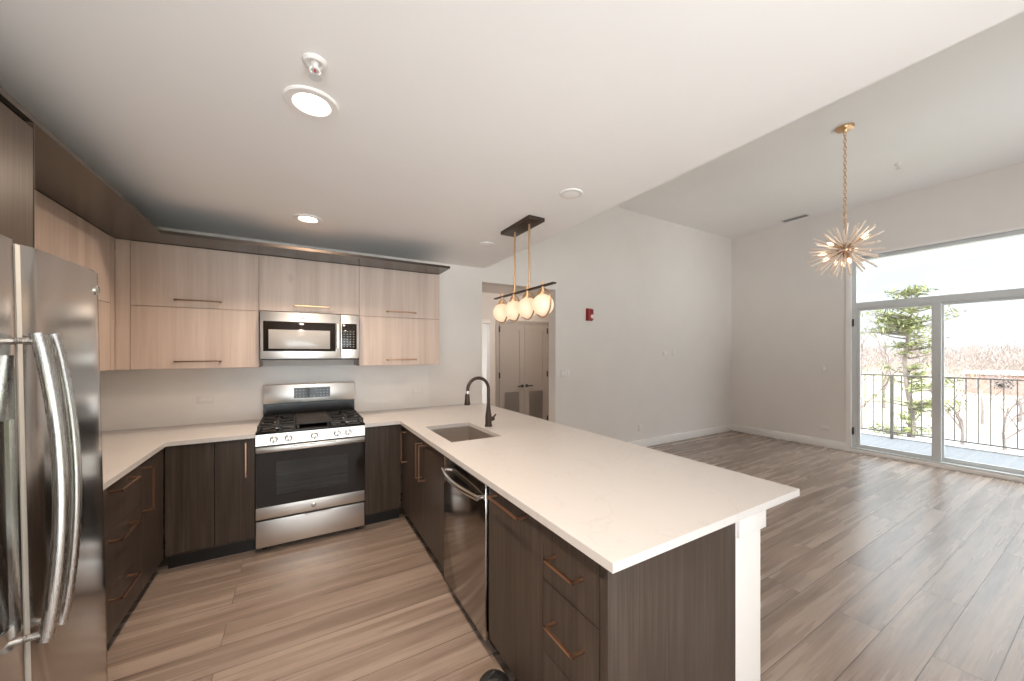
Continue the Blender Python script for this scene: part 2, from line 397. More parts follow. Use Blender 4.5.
# balcony window: transom above a two panel sliding door
o = None
wf = MB(); x0, x1 = XR + .02, XR + .11
fr = .055
wf.box(x0, x1, WY1 - fr, WY1, .076, WZ).box(x0, x1, WY0, WY0 + fr, .076, WZ).box(x0, x1, WY0 + fr, WY1 - fr, WZ - .05, WZ)
wf.box(x0, x1, WY0 + fr, WY1 - fr, 2.195, 2.285)                                   # transom bar
wf.box(x0 - .004, x1, 1.338, 1.416, .0765, 2.194)
wf.box(x0 - .04, x1, WY0, WY1, .0, .075)                        # sill
win = wf.build('window_1', M['window'], kind='structure')
B(XR + .028, XR + .05, WY0 + .05, WY1 - .05, 2.28, WZ - .045).build('transom_pane', M['glass'], win).scale = (1, 1, 1)
def sash(y0, y1, xa, xb, nm):
    m = MB(); s = .04
    m.box(xa, xb, y0, y0 + s, .077, 2.193).box(xa, xb, y1 - s, y1, .077, 2.193).box(xa, xb, y0 + s, y1 - s, .077, .13).box(xa, xb, y0 + s, y1 - s, 2.16, 2.193)
    sh = m.build(nm, M['window'], win)
    B((xa + xb) / 2 - .004, (xa + xb) / 2 + .004, y0 + .03, y1 - .03, .12, 2.17).build('pane', M['glass'], sh)
    return sh
sash(1.384, WY1 - fr - .001, XR + .03, XR + .06, 'sliding_sash')
s2 = sash(WY0 + fr + .001, 1.360, XR + .066, XR + .096, 'fixed_sash')
for z in (.27, 1.93): B(XR + .008, XR + .03, WY1 - .03, WY1 - .012, z, z + .11, bev=.003).build('roller_bracket', M['black'], win)
B(XR + .018, XR + .03, 1.345, 1.37, 1.50, 1.60, bev=.004).build('door_latch', M['plastic'], win)
(MB().box(XR - .016, XR + .02, WY1 - .005, WY1 + .055, 0, WZ + .03).box(XR - .012, XR + .02, WY0 - .05, WY1 - .006, WZ, WZ + .03)).build('trim_3', M['trim'], kind='structure')
B(XR - .03, XR + .009, WY0, WY1 - .006, 0, .05, bev=.004).build('trim_4', M['trim'], kind='structure')

# knee wall that carries the peninsula overhang
kw = B(1.504, 1.696, .815, YB, 0, .883).build('wall_peninsula', M['trim'], kind='structure', smooth=False)
(MB().box(1.51, 1.716, .801, 2.2, .782, .883, bev=.002).box(1.696, 1.716, 2.2, YB, .782, .883)).build('cap_trim', M['trim'], kw)

# ------------------------------------------------------------------ handles and cabinets
def pull(parent, p, q, out, name='handle', mat=None, stand=.048, w=.0052):
    """square bar pull between p and q on a front; out = unit direction off the front"""
    p, q, out = Vector(p), Vector(q), Vector(out)
    mb = MB(); a, b = p + out * stand, q + out * stand
    def bar(u, v):
        lo = Vector([min(u[i], v[i]) - w for i in range(3)]); hi = Vector([max(u[i], v[i]) + w for i in range(3)])
        mb.box(lo.x, hi.x, lo.y, hi.y, lo.z, hi.z, bev=.0012, seg=1)
    bar(a, b); bar(p, a - out * w * .0); bar(q, b)
    return mb.build(name, mat or M['bronze'], parent)

def front(parent, axis, face, a0, a1, z0, z1, mat, name, th=.02, sgn=1, gap=.0015):
    """cabinet front; axis 'x': face plane x=face, spans y a0..a1; sgn = the way it faces"""
    lo, hi = sorted((face, face - sgn * th))
    if axis == 'x': return B(lo, hi, a0 + gap, a1 - gap, z0 + gap, z1 - gap, bev=.001, seg=1).build(name, mat, parent)
    return B(a0 + gap, a1 - gap, lo, hi, z0 + gap, z1 - gap, bev=.001, seg=1).build(name, mat, parent)

FX, FL, FBY = .81, -.80, 3.37     # peninsula fronts, left fronts, back fronts
ZT, ZB = .877, .115
def base_x(name, label, cat, face, sgn, y0, y1, back, fronts, hollow=False):
    """base cabinet facing x; fronts: (y0, y1, z0, z1, kind, pull or None)"""
    t = thing(name, label, cat, (face, (y0 + y1) / 2, 0))
    inner = face - sgn * .021
    lo, hi = sorted((inner, back))
    bd_ = MB()
    if hollow: bd_.box(lo, hi, y0, y0 + .018, ZB - .01, .884).box(lo, hi, y1 - .018, y1, ZB - .01, .884).box(lo, hi, y0, y1, ZB - .01, ZB + .01).box(hi - .018, hi, y0, y1, ZB, .884)
    else: bd_.box(lo, hi, y0, y1, ZB - .01, .884)
    bd_.build('body', M['dark'], t)
    lo, hi = sorted((face - sgn * .075, back))
    B(lo, hi, y0 + .001, y1 - .001, 0, ZB - .011).build('toe_kick', M['black'], t)
    for a0, a1, z0, z1, kind, pl in fronts:
        d = front(t, 'x', face, a0, a1, z0, z1, M['dark'], kind, sgn=sgn)
        if pl: pull(d, (face, pl[0], pl[1]), (face, pl[2], pl[3]), (sgn, 0, 0))
    return t
# peninsula run, from the back corner to the near end
base_x('corner_cabinet', 'dark narrow corner cabinet with one upright pull beside the back run', 'cabinet', FX, -1, 3.17, FBY + .02, 1.50,
       [(3.17, 3.365, ZB, ZT, 'door', (3.215, .835, 3.215, .575))])
base_x('sink_cabinet', 'dark double door cabinet under the sink with a pair of upright pulls', 'cabinet', FX, -1, 2.245, 3.17, 1.50,
       [(2.71, 3.17, ZB, ZT, 'door', (2.755, .835, 2.755, .575)), (2.245, 2.71, ZB, ZT, 'door', (2.675, .835, 2.675, .575))], hollow=True)
base_x('pull_out_cabinet', 'dark single front cabinet with a horizontal pull between dishwasher and drawers', 'cabinet', FX, -1, 1.156, 1.622, 1.50,
       [(1.156, 1.622, ZB, ZT, 'door', (1.535, .848, 1.27, .848))])
t = base_x('drawer_cabinet', 'dark drawer cabinet at the near end of the peninsula', 'cabinet', FX, -1, .845, 1.156, 1.50,
       [(.85, 1.156, .656, ZT, 'drawer', (1.075, .776, .925, .776)), (.85, 1.156, .385, .656, 'drawer', (1.075, .537, .925, .537)),
        (.85, 1.156, ZB, .385, 'drawer', (1.075, .25, .925, .25))])
tag(B(FX - .002, 1.502, .812, .845, 0, .884, bev=.001).build('end_panel', M['dark']), 'wide dark wood panel closing the near end of the peninsula', 'panel')

# left run
base_x('drawer_cabinet', 'dark three drawer cabinet right beside the fridge under the left counter', 'cabinet', FL, 1, 2.335, 2.95, XL + .004,
       [(2.335, 2.95, .64, ZT, 'drawer', (2.53, .842, 2.76, .842)), (2.335, 2.95, .35, .64, 'drawer', (2.53, .60, 2.76, .60)),
        (2.335, 2.95, ZB, .35, 'drawer', (2.53, .312, 2.76, .312))])
base_x('narrow_cabinet', 'dark narrow cabinet with upright pull in the left corner of the kitchen', 'cabinet', FL, 1, 2.95, FBY + .02, XL + .004,
       [(2.95, 3.365, ZB, ZT, 'door', (2.975, .84, 2.975, .585))])
base_x('base_cabinet', 'dark base cabinet mostly hidden behind the fridge side', 'cabinet', FL, 1, 1.985, 2.335, XL + .004,
       [(1.985, 2.335, ZB, ZT, 'door', None)])
# back run
def base_y(name, label, x0, x1, doors):
    t = thing(name, label, 'cabinet', ((x0 + x1) / 2, FBY, 0))
    B(x0, x1, FBY + .021, YB, ZB - .01, .884).build('body', M['dark'], t)
    B(x0, x1, FBY + .075, YB, 0, ZB - .01).build('toe_kick', M['black'], t)
    for a0, a1, pl in doors:
        d = front(t, 'y', FBY, a0, a1, ZB + .01, ZT, M['dark'], 'door', sgn=-1)
        if pl: pull(d, (pl, FBY, .60), (pl, FBY, .862), (0, -1, 0))
base_y('base_cabinet', 'dark two door base cabinet left of the range', -.795, -.286, [(-.795, -.527, None), (-.527, -.287, -.338)])
base_y('base_cabinet', 'dark blank door base cabinet right of the range', .492, .80, [(.492, .80, None)])

# countertops
ct = MB()
ct.box(XL, -.782, 1.985, YB, .884, .914).box(-.782, -.284, 3.335, YB, .884, .914)
tag(ct.build('countertop', M['quartz']), 'white quartz countertop in the left corner between fridge and range', 'countertop')
SX0, SX1, SY0, SY1 = .895, 1.285, 2.35, 2.965
ct = MB(); CX0, CX1, CY0 = .782, 1.93, .766
ct.box(.49, CX0, 3.335, YB, .884, .914).box(CX0, SX0, CY0, YB, .884, .914).box(SX1, CX1, CY0, YB, .884, .914)
ct.box(SX0, SX1, CY0, SY0, .884, .914).box(SX0, SX1, SY1, YB, .884, .914)
pc = ct.build('countertop', M['quartz'])
tag(pc, 'long white quartz countertop of the peninsula holding the sink', 'countertop')
tag(B(XL, 1.268, YB - .013, YB - .001, .915, 1.40).build('backsplash', M['splash']), 'white veined slab on the wall behind the range', 'backsplash')

# sink
t = thing('kitchen_sink', 'rectangular steel sink set under the white peninsula countertop', 'sink', ((SX0 + SX1) / 2, (SY0 + SY1) / 2, .67))
sk = MB(); zb, th = .675, .012
for a in ((SX0 - th, SX0, SY0 - th, SY1 + th, zb, .884), (SX1, SX1 + th, SY0 - th, SY1 + th, zb, .884), (SX0, SX1, SY0 - th, SY0, zb, .884), (SX0, SX1, SY1, SY1 + th, zb, .884), (SX0 - th, SX1 + th, SY0 - th, SY1 + th, zb - th, zb)):
    sk.box(*a)
sk.build('basin', M['sink'], t)
MB().lathe([(.055, 0), (.055, .004), (.04, .003), (.02, .001), (.001, .001)], ((SX0 + SX1) / 2, 2.66, zb)).build('drain', M['chrome'], t)

# faucet: gooseneck with pull-down head, dark bronze
fx, fy = 1.355, 2.715
t = thing('kitchen_faucet', 'black gooseneck faucet with pull down spray head behind the sink', 'faucet', (fx, fy, .914))
MB().lathe([(.031, 0), (.031, .008), (.027, .02), (.027, .085), (.021, .125), (.016, .17), (.0135, .2)], (fx, fy, .914)).build('faucet_body', M['brown'], t)
dirx, diry = -1.0, .0
pts = [(fx, fy, 1.09), (fx, fy, 1.19)]
rad = .093; zc = 1.222
for k in range(0, 15):
    a = R(180) * k / 14 * 1.02
    pts.append((fx + dirx * (rad - rad * math.cos(a)), fy + diry, zc + rad * 1.02 * math.sin(a)))
MB().tube(pts, .0135, 12).build('spout', M['brown'], t)
e = Vector(pts[-1])
MB().cyl(e, e + Vector((-.003, 0, -.022)), .012, .014).build('hose_collar', M['chrome'], t)
MB().lathe([(.013, 0), (.018, -.012), (.021, -.06), (.024, -.088), (.022, -.092), (.001, -.092)], e + Vector((-.003, 0, -.02)), 'Z', 20).build('spray_head', M['brown'], t)
lv = MB().lathe([(.001, .052), (.017, .05), (.02, .03), (.02, .02)], (fx, fy, .975), 'X', 16)
lv.cyl((fx + .04, fy, .975), (fx + .085, fy + .035, 1.0), .009, .007, 10)
lv.build('lever', M['brown'], t)

# ------------------------------------------------------------------ upper cabinets
UY, UXL, UZ0, UZ1, US = 3.67, -1.13, 1.40, 2.333, 1.866
def upper_y(name, label, x0, x1, z0, doors, filler=None):
    t = thing(name, label, 'cabinet', ((x0 + x1) / 2, UY, z0), None)
    B(x0, x1, UY + .021, YB, z0, UZ1).build('body', M['light'], t)
    if filler: B(filler, x0 - .001, UY, UY + .02, z0, UZ1).build('filler_strip', M['light'], t)
    for zz0, zz1, hm in doors:
        d = front(t, 'y', UY, x0, x1, zz0, zz1, M['light'], 'door', sgn=-1)
        c = (x0 + x1) / 2
        pull(d, (c - .135, UY, zz0 + .055), (c + .135, UY, zz0 + .055), (0, -1, 0), mat=hm, stand=.032)
upper_y('wall_cabinet', 'pale oak wall cabinet with two stacked doors left of the microwave', -1.052, -.285, UZ0, [(UZ0, US, M['bronze_dk']), (US, UZ1, M['bronze_dk'])], filler=-1.128)
upper_y('wall_cabinet', 'pale oak single door wall cabinet directly above the microwave', -.285, .486, 1.872, [(1.872, UZ1, M['brass'])])
upper_y('wall_cabinet', 'pale oak wall cabinet with two stacked doors right of the microwave', .486, 1.265, UZ0, [(UZ0, US, M['bronze']), (US, UZ1, M['bronze'])])
def upper_x(label, y0, y1):
    t = thing('wall_cabinet', label, 'cabinet', (UXL, (y0 + y1) / 2, UZ0))
    B(XL, UXL - .021, y0, y1, UZ0, UZ1).build('body', M['light'], t)
    c = (y0 + min(y1, 3.598)) / 2
    for a, b in ((UZ0, US), (US, UZ1)):
        d = front(t, 'x', UXL, y0, min(y1, 3.598), a, b, M['light'], 'door', sgn=1)
        pull(d, (UXL, c - .135, a + .055), (UXL, c + .135, a + .055), (1, 0, 0), mat=M['bronze_dk'], stand=.032)
    return t
t = upper_x('pale oak wall cabinet on the left wall next to the kitchen corner', 2.55, 3.62)
B(UXL - .02, UXL, 3.60, UY - .001, UZ0, UZ1).build('filler_strip', M['light'], t)
upper_x('pale oak wall cabinet on the left wall behind the fridge top', 1.985, 2.55)
# deep dark cabinet above the fridge
t = thing('fridge_cabinet', 'deep dark wood cabinet above the fridge', 'cabinet', (-.81, 1.5, 1.87))
B(XL + .003, -.833, 1.04, 1.973, 1.87, UZ1).build('body', M['dark'], t)
for a0, a1 in ((1.04, 1.485), (1.485, 1.973)): front(t, 'x', -.812, a0, a1, 1.87, 2.315, M['dark'], 'door', sgn=1)
tag(B(XL + .003, -.812, 1.948 + .028, 1.98, 0, UZ1).build('side_panel', M['dark']), 'tall dark wood side panel between the fridge and the pale cabinets', 'panel')
tag(B(XL + .003, -.812, 1.005, 1.037, 0, UZ1).build('side_panel', M['dark']), 'tall dark wood side panel on the camera side of the fridge', 'panel')
# flat dark panel over all the wall cabinets
(lp := MB()).prism([(XL, .99), (-.81, .99), (-.81, 3.355), (1.262, 3.355), (1.262, YB), (XL, YB)], 'z', 2.335, 2.357)
tag(lp.build('top_panel', M['lid'], smooth=False), 'flat dark wood panel lying on top of the pale wall cabinets', 'panel')

# ------------------------------------------------------------------ maker's round badge
def badge(parent, c, axis, sgn, r):
    c = Vector(c); out = Vector((sgn, 0, 0)) if axis == 'X' else Vector((0, sgn, 0))
    b = MB().lathe([(r, 0), (r, sgn * .003), (r * .9, sgn * .004), (r * .001, sgn * .004)], c, axis, 24).build('badge', M['chrome'], parent)
    side = Vector((0, 1, 0)) if axis == 'X' else Vector((1, 0, 0))
    up = Vector((0, 0, 1))
    m = MB()
    def cv(f, n=18): return [c + out * .0045 + side * x * r + up * z * r for x, z in (f(k / (n - 1)) for k in range(n))]
    m.tube([c + out * .0045 + side * math.cos(2 * math.pi * k / 28) * r * .82 + up * math.sin(2 * math.pi * k / 28) * r * .82 for k in range(28)], r * .05, 6, closed=True)
    # two joined script loops
    m.tube(cv(lambda q: (-.22 + .28 * math.cos(R(50 + 290 * q)), .06 + .42 * math.sin(R(50 + 290 * q)))), r * .06, 6)
    m.tube(cv(lambda q: (-.02 - .12 * q, -.08 - .42 * q), 6), r * .06, 6)
    m.tube(cv(lambda q: (.30 + .22 * math.cos(R(40 + 250 * q)), .22 + .22 * math.sin(R(40 + 250 * q)))), r * .06, 6)
    m.tube(cv(lambda q: (.30 + .26 * math.cos(R(110 + 230 * q)), -.22 + .24 * math.sin(R(110 + 230 * q)))), r * .06, 6)
    m.build('monogram', M['button'], b)

# ------------------------------------------------------------------ fridge (leans back a little)
FZ = 1.80
fr_loc = (-1.42, 1.515, 0)
t = thing('refrigerator', 'tall stainless steel double door fridge at the left edge', 'refrigerator', fr_loc)
FF = -.603; y0, y1, ym = 1.062, 1.970, 1.512
B(-1.42, FF - .085, y0 + .006, y1 - .006, .03, FZ - .012, bev=.006).build('body', simple('fridge_side_grey', (.2, .195, .19), .4), t)
for sx in (-1.36, -.75):
    for sy in (y0 + .06, y1 - .06): MB().cyl((sx, sy, 0), (sx, sy, .035), .02, seg=12).build('foot', M['black'], t)
def fdoor(a, b, z0, z1, nm):
    # gently bowed door front
    n = 14; pr = []
    for k in range(n + 1):
        s = k / n; y = a + (b - a) * s
        e = min(s, 1 - s) * (b - a)
        x = FF - .010 * (abs(2 * s - 1) ** 2.4) - (.012 * (1 - min(1, e / .014)) ** 2)
        pr.append((x, y))
    pr += [(FF - .08, b), (FF - .08, a)]
    return MB().prism(pr, 'z', z0, z1).build(nm, M['steel_v'], t, sharp=30)
dl = fdoor(y0, ym - .006, .09, FZ, 'door'); dr = fdoor(ym + .006, y1, .09, FZ, 'door')
B(FF - .09, FF - .06, y0 + .01, y1 - .01, .03, .085).build('toe_grille', M['black'], t)
B(FF - .10, FF - .016, ym - .010, ym + .010, .1, FZ - .004).build('door_gasket', simple('pale_gasket', (.55, .55, .53), .5), t)
for yy in (y0 + .03, y1 - .05): B(FF - .09, FF - .02, yy, yy + .035, FZ - .002, FZ + .012, bev=.003).build('hinge_cover', M['black'], t)
def bow(parent, y, z0, z1, name='handle'):
    pts = []; n = 20
    for k in range(n + 1):
        s = k / n; pts.append((FF + .028 + .036 * math.sin(math.pi * s) ** .8, y, z0 + (z1 - z0) * s))
    m = MB().tube(pts, .0125, 12, sx=(.8, 1.25))
    for z, k in ((z0 + .02, 1), (z1 - .02, -1)): m.cyl((FF - .012, y, z), (FF + .03, y, z), .009, seg=12)
    return m.build(name, M['steel_h'], parent)
bow(dl, ym - .036, .735, 1.558); bow(dr, ym + .036, .735, 1.558)
# water and ice dispenser in the left door
dp = MB(); dy0, dy1, dz0, dz1 = 1.13, 1.435, .80, 1.50
dp.box(FF - .004, FF + .006, dy0, dy1, dz1 - .16, dz1).box(FF - .004, FF + .006, dy0, dy0 + .025, dz0, dz1).box(FF - .004, FF + .006, dy1 - .025, dy1, dz0, dz1).box(FF - .004, FF + .006, dy0, dy1, dz0, dz0 + .03)
dpo = dp.build('dispenser', M['chrome'], dl)
B(FF - .003, FF + .002, dy0 + .02, dy1 - .02, dz0 + .02, dz1 - .15).build('dispenser_recess', M['bglass'], dpo)
B(FF + .002, FF + .012, 1.25, 1.32, 1.0, 1.25, bev=.004).build('dispenser_paddle', M['chrome'], dpo)
badge(dr, (FF - .004, 1.915, 1.735), 'X', 1, .017)
t.rotation_euler = (0, -R(1.0), 0)

# ------------------------------------------------------------------ range
RX0, RX1, RY = -.279, .485, 3.33
RC = (RX0 + RX1) / 2
t = thing('gas_range', 'stainless steel gas range with five knobs between dark cabinets', 'stove', (RC, RY, 0))
B(RX0 + .002, RX1 - .002, RY + .05, YB - .02, .04, .905).build('body', M['enamel'], t)
for sx in (RX0 + .05, RX1 - .05): MB().cyl((sx, RY + .1, 0), (sx, RY + .1, .045), .018).build('foot', M['black'], t)
# storage drawer
d = B(RX0, RX1, RY + .012, RY + .055, .045, .245, bev=.004).build('drawer', M['steel'], t)
B(RX0 + .32, RX0 + .50, RY + .002, RY + .02, .236, .246, bev=.002).build('drawer_lip', M['steel'], d)
# oven door: frame of steel band below, black glass, window, integrated handle
od = MB()
od.box(RX0, RX1, RY, RY + .045, .262, .352, bev=.003)
dr_ = od.build('oven_door', M['steel'], t)
gl = MB(); wx0, wx1, wz0, wz1 = RX0 + .13, RX1 - .13, .43, .685
gl.box(RX0, wx0, RY + .004, RY + .045, .352, .765).box(wx1, RX1, RY + .004, RY + .045, .352, .765).box(wx0, wx1, RY + .004, RY + .045, .352, wz0).box(wx0, wx1, RY + .004, RY + .045, wz1, .765)
gl.build('door_glass', M['bglass'], dr_, smooth=False)
B(wx0, wx1, RY + .006, RY + .01, wz0, wz1).build('oven_window', M['ovglass'], dr_)
rk = MB()
for z in (.50, .60):
    rk.cyl((wx0 + .002, RY + .036, z), (wx1 - .002, RY + .036, z), .0045, seg=8)
    for k in range(12): x = wx0 + .02 + (wx1 - wx0 - .04) * k / 11; rk.cyl((x, RY + .036, z), (x, RY + .047, z), .002, seg=6)
rk.build('oven_rack', simple('oven_rack_steel', (.5, .42, .36), .4, .8), t)
hd = MB().box(RX0, RX1, RY - .022, RY + .045, .768, .812, bev=.006)
h = hd.build('handle', M['steel'], dr_)
sl_ = MB()
for a, b in ((.30, .46), (.50, .60)): sl_.box(RX0 + a - .06, RX0 + b - .06, RY - .0225, RY - .015, .800, .8045)
sl_.build('vent_slot', M['gap'], h)
badge(dr_, (RC, RY, .307), 'Y', -1, .017)
# control panel, sloped
MB().prism([(RY - .014, .822), (RY + .05, .822), (RY + .05, .905), (RY - .008, .905)], 'x', RX0, RX1).build('control_panel', M['steel'], t)
B(RX0, RX1, RY - .004, RY + .05, .811, .823).build('panel_gap', M['gap'], t)
for kx in (-.164, -.068, .108, .272, .355):
    ky, kz = RY - .012, .864
    k = MB().lathe([(.027, 0), (.027, -.006), (.021, -.008), (.021, -.03), (.018, -.034), (.001, -.034)], (kx, ky, kz), 'Y', 24).build('knob', M['steel'], t)
    B(kx - .005, kx + .005, ky - .040, ky - .03, kz - .020, kz + .020, bev=.002).build('knob_grip', M['chrome'], k)
# cooktop
B(RX0 - .002, RX1 + .002, RY - .008, YB - .09, .905, .925, bev=.005).build('cooktop', M['enamel'], t)
for bx, by, r in ((-.155, 3.47, .045), (-.155, 3.78, .035), (.36, 3.47, .05), (.36, 3.78, .035), (RC, 3.63, .04)):
    bu = MB().lathe([(r, 0), (r, .008), (r * .8, .012), (r * .8, .016), (.001, .016)], (bx, by, .925), 'Z', 24).build('burner', M['chrome'], t)
    MB().lathe([(r * .75, .014), (r * .75, .024), (r * .6, .027), (.001, .027)], (bx, by, .925), 'Z', 24).build('burner_cap', M['iron'], bu)
def grate(x0, x1):
    g = MB(); y0, y1 = RY + .03, YB - .13; z0, z1 = .948, .962; w = .006
    for y in (y0, (y0 + y1) / 2, y1): g.box(x0, x1, y - w, y + w, z0, z1, bev=.002)
    for x in (x0, x1): g.box(x - w, x + w, y0, y1, z0, z1, bev=.002)
    xc = (x0 + x1) / 2
    for yc in (3.47, 3.78):
        for dx, dy in ((1, 0), (-1, 0), (0, 1), (0, -1)):
            g.box(min(xc + dx * .03, xc + dx * .115) - (w if dy else 0), max(xc + dx * .03, xc + dx * .115) + (w if dy else 0),
                  min(yc + dy * .03, yc + dy * .14) - (w if dx else 0), max(yc + dy * .03, yc + dy * .14) + (w if dx else 0), z0, z1 + .003, bev=.002)
    for x in (x0, x1):
        for y in (y0, (y0 + y1) / 2, y1): g.box(x - w, x + w, y - w, y + w, .925, z0)
    return g.build('grate', M['iron'], t)
grate(RX0 + .012, RX0 + .248); grate(RX1 - .248, RX1 - .012)
g = MB().box(RX0 + .258, RX1 - .258, RY + .025, YB - .13, .95, .968, bev=.006)
for x in (RX0 + .275, RX1 - .275):
    for y in (RY + .05, YB - .16): g.box(x - .008, x + .008, y - .008, y + .008, .925, .952)
gr_ = g.build('griddle', M['iron'], t)
B(RX0 + .27, RX1 - .27, RY + .04, YB - .145, .9675, .9695).build('griddle_plate', simple('griddle_surface', (.03, .022, .019), .5, spec=.2), gr_)
# back guard
B(RX0 + .004, RX1 - .004, YB - .09, YB - .02, .905, 1.06).build('back_riser', M['enamel'], t)
bgd = B(RX0, RX1, YB - .10, YB - .02, 1.058, 1.23, bev=.008).build('backguard', M['steel'], t)
ds = B(-.04, .262, YB - .103, YB - .098, 1.10, 1.196).build('display', M['bglass'], bgd)
bt = MB()
for i in range(10):
    for j in range(3):
        if 3 < i < 6 and j > 0: continue
        bt.box(-.025 + i * .0285, -.025 + i * .0285 + .014, YB - .1045, YB - .1025, 1.112 + j * .027, 1.112 + j * .027 + .009)
bt.build('touch_keys', M['button'], ds)

# ------------------------------------------------------------------ over-the-range microwave
MX0, MX1, MZ0, MZ1, MY = -.276, .482, 1.468, 1.868, 3.63
t = thing('microwave', 'stainless steel microwave mounted under the cabinet above the range', 'microwave', ((MX0 + MX1) / 2, MY, MZ0))
B(MX0 + .004, MX1 - .004, MY + .035, YB - .005, MZ0, MZ1 - .002).build('body', M['enamel'], t)
xs = .325
md = MB().box(MX0, xs, MY, MY + .034, MZ0 + .003, MZ1 - .003, bev=.004).build('door', M['steel'], t)
wf = B(MX0 + .022, xs - .04, MY - .003, MY + .002, 1.535, 1.786, bev=.002).build('door_glass', M['bglass'], md)
B(MX0 + .06, xs - .085, MY - .0045, MY - .002, 1.556, 1.716, bev=.001).build('window_mesh', M['mwglass'], wf)
hm = MB().box(xs - .036, xs - .008, MY - .038, MY - .024, 1.556, 1.782, bev=.005)
for z in (1.575, 1.763): hm.box(xs - .03, xs - .014, MY - .026, MY, z - .01, z + .01)
hm.build('handle', M['steel'], md)
badge(md, (.03, MY, 1.828), 'Y', -1, .014)
cp = B(xs + .002, MX1, MY, MY + .034, MZ0 + .003, MZ1 - .003, bev=.004).build('control_panel', M['steel'], t)
kp = B(xs + .01, MX1 - .022, MY - .003, MY + .002, 1.553, 1.786, bev=.001).build('keypad', M['bglass'], cp)
bt = MB()
for i in range(4):
    for j in range(7): bt.box(xs + .024 + i * .026, xs + .024 + i * .026 + .012, MY - .0045, MY - .0025, 1.572 + j * .023, 1.572 + j * .023 + .008)
bt.build('keys', M['button'], kp)
vg = MB().box(MX0 + .01, MX1 - .01, MY + .02, MY + .2, MZ0 - .008, MZ0 + .003)
vg.build('vent_strip', M['black'], t)

# ------------------------------------------------------------------ dishwasher
DY0, DY1 = 1.630, 2.238
t = thing('dishwasher', 'dark stainless steel dishwasher with bar handle in the peninsula', 'dishwasher', (FX, (DY0 + DY1) / 2, 0))
B(FX + .03, 1.50, DY0, DY1, .09, .878).build('body', M['black'], t)
B(FX + .06, 1.50, DY0, DY1, 0, .09).build('toe_kick', M['black'], t)
dd = B(FX - .012, FX + .028, DY0 + .004, DY1 - .004, .09, .868, bev=.005).build('door', M['steel_dw'], t)
B(FX - .012, FX + .03, DY0 + .006, DY1 - .006, .8685, .876).build('control_strip', M['bglass'], dd)
pts = []
for k in range(19):
    s = k / 18; pts.append((FX - .040 - .030 * math.sin(math.pi * s), 1.665 + (2.185 - 1.665) * s, .795))
hd = MB().tube(pts, .013, 12, sx=(1.15, .75))
for yy in (1.672, 2.178): hd.cyl((FX - .012, yy, .795), (FX - .045, yy, .795), .010, seg=12)
hd.build('handle', M['chrome'], dd)

# ------------------------------------------------------------------ recessed lights and ceiling fittings
DL = 16.5       # watts of each recessed light
def downlight(label, x, y, r=.1):
    t = thing('recessed_light', label, 'ceiling light', (x, y, ZK), None)
    MB().lathe([(r, 0), (r, -.006), (r * .96, -.010), (r * .70, -.010), (r * .64, -.004), (r * .62, 0)], (x, y, ZK), 'Z', 40).build('trim_ring', M['trim'], t)
    MB().lathe([(r * .61, -.0015), (r * .5, -.004), (.001, -.004)], (x, y, ZK), 'Z', 40).build('diffuser', M['lamp'], t)
    l = bpy.data.lights.new('downlight', 'AREA'); l.shape = 'DISK'; l.size = r * 1.08; l.energy = DL; l.spread = R(166); l.color = (1, .80, .62)
    lo = bpy.data.objects.new('downlight', l); COL.objects.link(lo); lo.parent = t; lo.location = (0, 0, -.0075)
downlight('large lit recessed ceiling light next to the sprinkler, nearest the camera', .047, 1.725, .102)
downlight('lit recessed ceiling light in front of the wall cabinets', .061, 3.223, .098)
downlight('unseen recessed ceiling light added behind the camera over the kitchen aisle', .05, .2, .1)  # extra lamp out of view, added to light floor and counters
downlight('unseen recessed ceiling light added behind the camera by the rear window', .05, -1.0, .1)  # another extra lamp out of view, added to brighten the kitchen
def sprinkler(label, x, y, z, r=.042):
    t = thing('sprinkler', label, 'sprinkler', (x, y, z))
    MB().lathe([(r, 0), (r, -.005), (r * .82, -.012), (r * .62, -.012), (r * .55, -.003)], (x, y, z), 'Z', 28).build('escutcheon', M['plastic'], t)
    b = MB().cyl((x, y, z), (x, y, z - .028), .013, .011)
    for s in (-1, 1): b.tube([(x + s * .010, y, z - .02), (x + s * .017, y, z - .034), (x + s * .003, y, z - .052)], .0035, 8)
    b.build('sprinkler_head', M['plastic'], t)
    MB().cyl((x, y, z - .028), (x, y, z - .045), .0035).build('bulb', M['red'], t)
    MB().lathe([(.002, -.052), (.02, -.053), (.022, -.056), (.001, -.056)], (x, y, z), 'Z', 20).build('deflector', M['window'], t)
sprinkler('white fire sprinkler with red bulb on the kitchen ceiling beside the large recessed light', .050, 1.475, ZK, .040)
sprinkler('small fire sprinkler high on the living ceiling behind the bulkhead edge', 4.036, 3.737, ZL, .032)
sprinkler('small fire sprinkler on the living ceiling right of the starburst chandelier', 6.138, 1.451, ZL, .03)
t = thing('added_ceiling_light', 'round ceiling lamp added out of sight in the hall to light the closet doors', 'ceiling light', (3.3, 4.33, 2.55))  # hidden lamp put in to brighten the hall and its doors
MB().lathe([(.14, 0), (.15, -.02), (.14, -.035)], (3.3, 4.33, 2.55)).build('lamp_base', M['trim'], t)
MB().lathe([(.13, -.035), (.12, -.06), (.07, -.08), (.001, -.085)], (3.3, 4.33, 2.55)).build('lamp_shade', simple('warm_lit_shade', (.9, .85, .8), .4, emit=(1, .84, .70), es=85), t)
def disc(name, label, cat, x, y, r):
    t = thing(name, label, cat, (x, y, ZK))
    MB().lathe([(r, 0), (r, -.004), (r * .93, -.008), (r * .90, -.008)], (x, y, ZK), 'Z', 32).build('rim', M['plastic'], t)
    MB().lathe([(r * .90, -.004), (r * .6, -.0095), (.001, -.0105)], (x, y, ZK), 'Z', 32).build('cover', M['ceil'], t)
